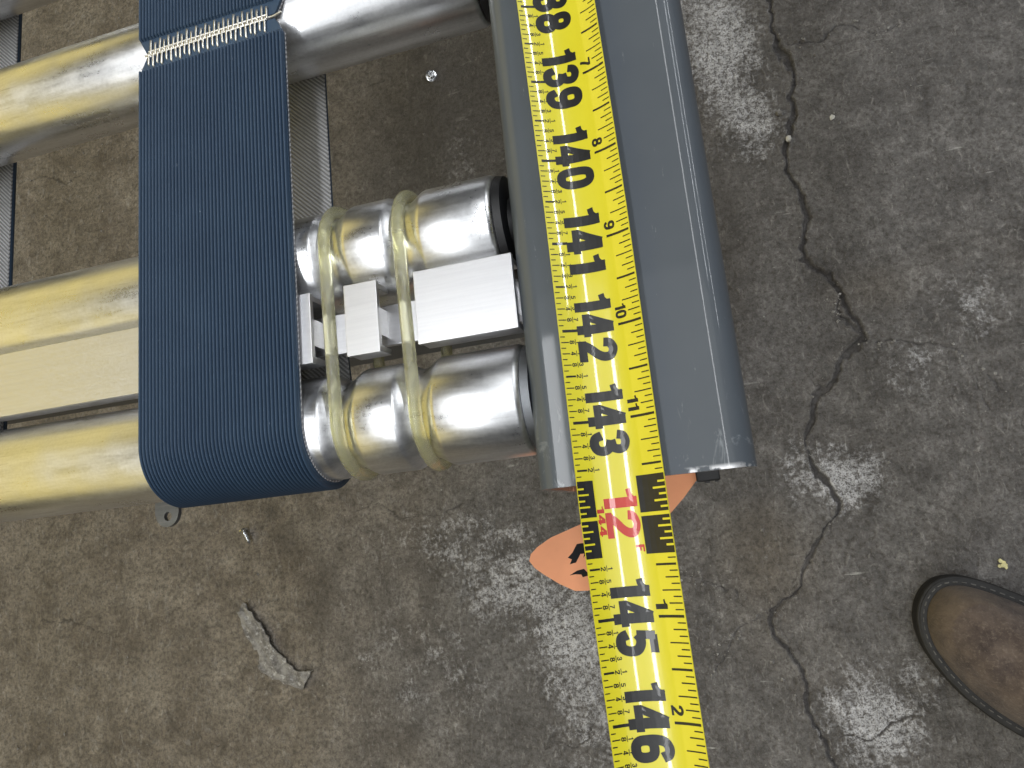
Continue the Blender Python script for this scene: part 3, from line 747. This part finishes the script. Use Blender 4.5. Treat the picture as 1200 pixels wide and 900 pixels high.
for k, poly in enumerate(([(-2.10, -.41), (-2.18, -.53), (-2.26, -.60), (-2.20, -.63), (-2.24, -.70), (-2.14, -.68), (-2.06, -.56), (-2.0, -.56), (-2.02, -.62), (-1.9, -.50), (-1.95, -.40)][::-1],
                          [(-2.26, -.86), (-2.14, -.80), (-2.03, -.78), (-1.95, -.88), (-2.06, -.90), (-2.08, -.86), (-2.16, -.85)][::-1],
                          [(-1.8, -.3), (-1.7, -.45), (-1.55, -.4), (-1.6, -.28)][::-1])):
    part('lettering', ink_poly(poly), 'marker', otag, smooth=False)

# ------------------------------------------------------------------ boot
BO = Vector((6.394, -4.383, 0)); BA = math.radians(-42)
def bw(a, n, z):
    c, s_ = math.cos(BA), math.sin(BA); return (a * c - n * s_, a * s_ + n * c, z)
LEFT = [(-.11, .75), (-.11, .95), (.0, 1.22), (.13, 1.42), (.36, 1.62), (.62, 1.79), (1.0, 1.94), (1.37, 2.07), (2.4, 2.33), (3.6, 2.48), (5.2, 2.35), (7, 1.95), (9, 1.75), (10.5, 1.75), (11.6, 1.45), (12.0, .9)]
RIGHT = [(-.12, .55), (-.10, .35), (-.03, .08), (.08, -.17), (.25, -.43), (.47, -.68), (.74, -.90), (1.0, -1.09), (1.82, -1.42), (2.74, -1.64), (3.78, -1.70), (4.7, -1.62), (7, -1.2), (9, -.95), (10.5, -.85), (11.6, -.45)]
OUTL = LEFT + [(12.05, .5)] + RIGHT[::-1]
def resample(pts, n):
    P = np.array(pts + [pts[0]]); d = np.r_[0, np.cumsum(np.hypot(*np.diff(P, axis=0).T))]
    t = np.linspace(0, d[-1], n, endpoint=False)
    return np.stack([np.interp(t, d, P[:, 0]), np.interp(t, d, P[:, 1])], -1)
OL = resample(OUTL, 180)
for _ in range(3): OL = (np.roll(OL, 1, 0) + 2 * OL + np.roll(OL, -1, 0)) / 4
TN = np.roll(OL, -1, 0) - np.roll(OL, 1, 0); TN /= np.linalg.norm(TN, axis=1)[:, None]
NI = np.stack([TN[:, 1], -TN[:, 0]], -1)
cen = OL.mean(0)
if ((cen - OL) * NI).sum() < 0: NI = -NI
def off(d): return OL + NI * d
boot = empty('work_boot', tuple(BO)); tag(boot, 'scuffed brown suede work boot toe with black rubber sole on the floor', 'boot')
def bpart(name, rings, material, caps=True, attr=None, parent=None):
    V, F = loft(rings, caps=caps); V = [bw(*v) for v in V]
    o = mesh(name, V, F, material, None, angle=50); o.parent = parent or boot
    return o
def ring_at(d, z): 
    q = off(d); return [(x, y, z) for x, y in q]
sole = bpart('sole', [ring_at(.02, .03), ring_at(-.03, .10), ring_at(-.04, .25), ring_at(-.03, .34), ring_at(-.06, .37), ring_at(-.06, .42), ring_at(-.05, .45), ring_at(-.04, .58), ring_at(-.03, .61), ring_at(-.03, .66), ring_at(-.05, .69), ring_at(-.04, .78), ring_at(.02, .82), ring_at(.2, .822)], 'rubber')
bpart('welt', [ring_at(.05, .826), ring_at(.045, .865), ring_at(.075, .885), ring_at(.30, .885), ring_at(.34, .83)], 'rubber')
q = off(.155)
for i in range(0, 180, 2):
    p0, p1 = q[i], q[(i + 1) % 180]; a = p0; b = p0 + (p1 - p0) * 1.05
    if a[0] > 6 or random.random() < .12: continue
    V, F = tube([bw(a[0], a[1], .885), bw((a[0] + b[0]) / 2, (a[1] + b[1]) / 2, .912), bw(b[0], b[1], .885)], random.uniform(.016, .024), 5)
    o = mesh('stitch', V, F, 'thread'); o.parent = boot
# upper: outline shrinking inwards as it rises, toe box low, shaft behind
def upper_grid():
    """height field over the inset outline: columns along the boot, rows across it"""
    q = off(.27); a0, a1 = q[:, 0].min() + .004, q[:, 0].max() - .004
    na, nn = 110, 41; V = []; F = []
    av = a0 + (a1 - a0) * (.5 - .5 * np.cos(np.linspace(0, math.pi, na)))
    for a_ in av:
        xs_ = []
        for k in range(180):
            p, r_ = q[k], q[(k + 1) % 180]
            if (p[0] - a_) * (r_[0] - a_) <= 0 and p[0] != r_[0]: xs_.append(p[1] + (r_[1] - p[1]) * (a_ - p[0]) / (r_[0] - p[0]))
        lo, hi = min(xs_), max(xs_)
        sh = float(np.clip((a_ - 4.0) / 4.0, 0, 1)); sh = sh * sh * (3 - 2 * sh)
        tip = 1 - max(0, 1 - (a_ - a0) / 1.35) ** 2.4
        heel = 1 - max(0, 1 - (a1 - a_) / .8) ** 2.4
        top = (1.35 + .26 * min(3.5, max(0, a_)) + 3.6 * sh) * math.sqrt(max(0, tip)) * math.sqrt(max(0, heel))
        for k in range(nn):
            u = -math.cos(math.pi * k / (nn - 1))
            c_ = math.sqrt(max(0, 1 - abs(u) ** 2.6))
            V.append((a_, lo + (hi - lo) * (u + 1) / 2, .872 + top * c_))
    for i_ in range(na - 1):
        for k in range(nn - 1):
            F.append((i_ * nn + k, i_ * nn + k + 1, (i_ + 1) * nn + k + 1, (i_ + 1) * nn + k))
    return [bw(*v) for v in V], F
V, F = upper_grid()
up = mesh('upper', V, F, 'suede', None, angle=180); up.parent = boot
me = up.data
bm = bmesh.new(); bm.from_mesh(me); bmesh.ops.recalc_face_normals(bm, faces=bm.faces[:])
bm.to_mesh(me); bm.free(); me.update()
at_ = me.attributes.new('toe', 'FLOAT', 'POINT')
vals = []
for v in me.vertices:
    p = v.co / S; c, s_ = math.cos(BA), math.sin(BA); a_ = p.x * c + p.y * s_
    vals.append(max(0., 1 - (a_ - .2) / 1.6) if p.z < 2.2 else 0.)
    d = mnoise.noise(Vector((p.x * .9, p.y * .9, p.z * .9))) * .16 + mnoise.noise(Vector((p.x * 2.3, p.y * 2.3, p.z))) * .03
    cr = math.exp(-((a_ - 3.0 - .35 * math.sin(p.y * .9)) / .28) ** 2) + 1.2 * math.exp(-((a_ - 3.9 + .2 * math.sin(p.y)) / .25) ** 2) + math.exp(-((a_ - 5.2) / .3) ** 2)
    if p.z > 1.1: v.co.z += (d - .07 * cr) * S
at_.data.foreach_set('value', vals)

# ------------------------------------------------------------------ small things on the floor
FLK = [(-21.81, -2.38), (-22.2, -2.83), (-22.1, -3.2), (-21.92, -3.63), (-21.48, -4.31), (-21.17, -4.93), (-21.22, -5.36), (-20.81, -5.64), (-20.36, -5.88), (-19.73, -6.11), (-19.17, -6.29), (-18.86, -6.33), (-18.62, -6.0), (-18.58, -5.74), (-18.13, -5.52), (-18.63, -5.58), (-18.95, -5.56), (-19.5, -5.22), (-19.93, -4.82), (-20.49, -4.2), (-20.51, -3.93), (-20.92, -3.35), (-21.36, -2.83)]
def fz(x, y):
    al = (x + 20.2) * .62 - (y + 4.4) * .78          # along its length
    ac = (x + 20.2) * .78 + (y + 4.4) * .62          # across, + toward its upper right edge
    n1 = mnoise.noise(Vector((al * .7, ac * 3.0, 2.2))); n2 = mnoise.noise(Vector((al * 2.2, ac * 5, 7.)))
    t = (ac * .9 + .55 + .35 * n1 + .12 * n2) * 4
    terr = (math.floor(t) + min(1, (t - math.floor(t)) * 3)) / 4
    return .03 + .20 * max(0, min(1.1, terr)) + .05 * n2 + .07 * n1
def jag(pts, n=4, amp=.10):
    out = []
    for (x0, y0), (x1, y1) in zip(pts, pts[1:] + pts[:1]):
        L = math.hypot(x1 - x0, y1 - y0)
        for k in range(n):
            t = k / n; q = amp * min(1, L * 1.4)
            out.append((x0 + (x1 - x0) * t + (random.uniform(-q, q) if k else 0), y0 + (y1 - y0) * t + (random.uniform(-q, q) if k else 0)))
    return out
o = part('concrete_flake', card(jag(FLK), fz, .07, 'f', 'flake', .10), 'flake', None, smooth=False)
tag(o, 'jagged long flake of broken concrete lying on the brown floor', 'concrete flake')

scr = empty('screw', (-21.56, .65, .1)); tag(scr, 'small bright screw lying on the floor below the blue belt', 'screw')
scr.rotation_euler = (0, 0, math.radians(-62)); scr.scale = (1.1, 1.1, 1.1)
def child(name, vf, material, parent, **k):
    o = mesh(name, vf[0], vf[1], material, None, **k); o.parent = parent; return o
child('head', lathe([(-.30, .02), (-.30, .21), (-.26, .22), (-.22, .16), (-.19, .08)], 0, .14, 20), 'steel', scr)
pr = [(-.2, .08)]
for k in range(9): pr += [(-.18 + k * .055, .11), (-.155 + k * .055, .08)]
pr += [(.38, .01)]
child('shank', lathe(pr, 0, .12, 16), 'steel', scr)
nut = empty('hex_nut', (-10.37, 22.05, .06)); tag(nut, 'small shiny flanged nut on the dark floor between the rollers', 'nut')
hexr = [[(.20 * r_ * math.cos(a), .20 * r_ * math.sin(a), z) for a in (math.pi / 3 * k for k in range(6))] for r_, z in ((1, .07), (1.05, .1), (1.05, .25), (.9, .30), (.55, .30), (.5, .26), (.5, .05))]
child('hexagon', loft(hexr, caps=False), 'steel', nut, angle=30)
child('flange', loft([[(r_ * math.cos(a), r_ * math.sin(a), z) for a in np.linspace(0, 2 * math.pi, 25)[:-1]] for r_, z in ((.12, .04), (.30, .0), (.34, .02), (.33, .05), (.24, .09), (.12, .09))]), 'steel', nut)
nut.rotation_euler = (.35, .2, .4); nut.scale = (.85, .85, .85)
def pebble(name, x, y, r, material, label, cat, sq=.5, seed=0):
    bm = bmesh.new(); bmesh.ops.create_icosphere(bm, subdivisions=2, radius=1)
    for v in bm.verts:
        k = 1 + .45 * mnoise.noise(v.co * 1.7 + Vector((seed * 3.1, 0, 0)))
        v.co = Vector((v.co.x * k * r, v.co.y * k * r * .75, v.co.z * k * r * sq))
    bm.verts.index_update(); V = [tuple(v.co) for v in bm.verts]; F = [tuple(q.index for q in f.verts) for f in bm.faces]; bm.free()
    o = mesh(name, V, F, material, None, angle=30); o.location = (x * S, y * S, (.01 + r * sq * .5) * S); o.rotation_euler[2] = seed * 1.3
    if label: tag(o, label, cat)
    return o
pebble('pebble', 5.22, 14.65, .16, 'chalk', 'white pebble lodged in the long floor crack', 'pebble', .7, 1)
pebble('pebble', 5.05, 15.9, .17, 'flake', 'round grey pebble just above the white one in the crack', 'pebble', .6, 2)
pebble('paint_chip', 7.04, 15.2, .13, 'chalk', 'pale chip on the floor right of the long crack', 'chip', .25, 3)
fl = empty('paint_fleck', (9.55, -3.22, 0.01)); tag(fl, 'cream yellow paint fleck on the floor above the boot', 'paint fleck')
for k in range(9):
    a = random.uniform(0, 6.28); d = random.uniform(.0, .16) if k else 0
    q = [(.08 * random.uniform(.5, 1.2) * math.cos(t), .08 * random.uniform(.5, 1.2) * math.sin(t)) for t in np.linspace(0, 6.28, 8)[:-1]]
    V, F = loft([[(d * math.cos(a) + x, d * math.sin(a) + y, z) for x, y in q] for z in (.02, .05 + k * .006)])
    child('flake', (V, F), 'paintchip', fl, smooth=False)

def build_grit():
    V = []; F = []
    base = [(1, 0, 0), (0, 1, 0), (-1, 0, 0), (0, -1, 0), (0, 0, 1), (0, 0, -.4)]
    fc = [(0, 1, 4), (1, 2, 4), (2, 3, 4), (3, 0, 4), (1, 0, 5), (2, 1, 5), (3, 2, 5), (0, 3, 5)]
    spots = []
    for pts, hw, dp in CRACKS[:6]:
        for k in range(26):
            i = random.randrange(len(pts) - 1); t = random.random(); a, b = pts[i], pts[i + 1]
            spots.append((a[0] + (b[0] - a[0]) * t + random.gauss(0, .22), a[1] + (b[1] - a[1]) * t + random.gauss(0, .22)))
    for k in range(420): spots.append((random.uniform(-38, 14), random.uniform(-10, 34)))
    for x, y in spots:
        r = random.choice((.022, .028, .035, .05, .07)) * random.uniform(.7, 1.2); a = random.uniform(0, 6.28); o_ = len(V)
        for bx_, by_, bz_ in base:
            q = r * random.uniform(.6, 1.3); V.append((x + (bx_ * math.cos(a) - by_ * math.sin(a)) * q, y + (bx_ * math.sin(a) + by_ * math.cos(a)) * q, .035 + bz_ * q * .7))
        F.extend(tuple(i + o_ for i in f) for f in fc)
    o = mesh('grit', V, F, 'flake', None, smooth=False); tag(o, 'loose grit and crumbs scattered over the concrete', None, None, 'stuff')
build_grit()
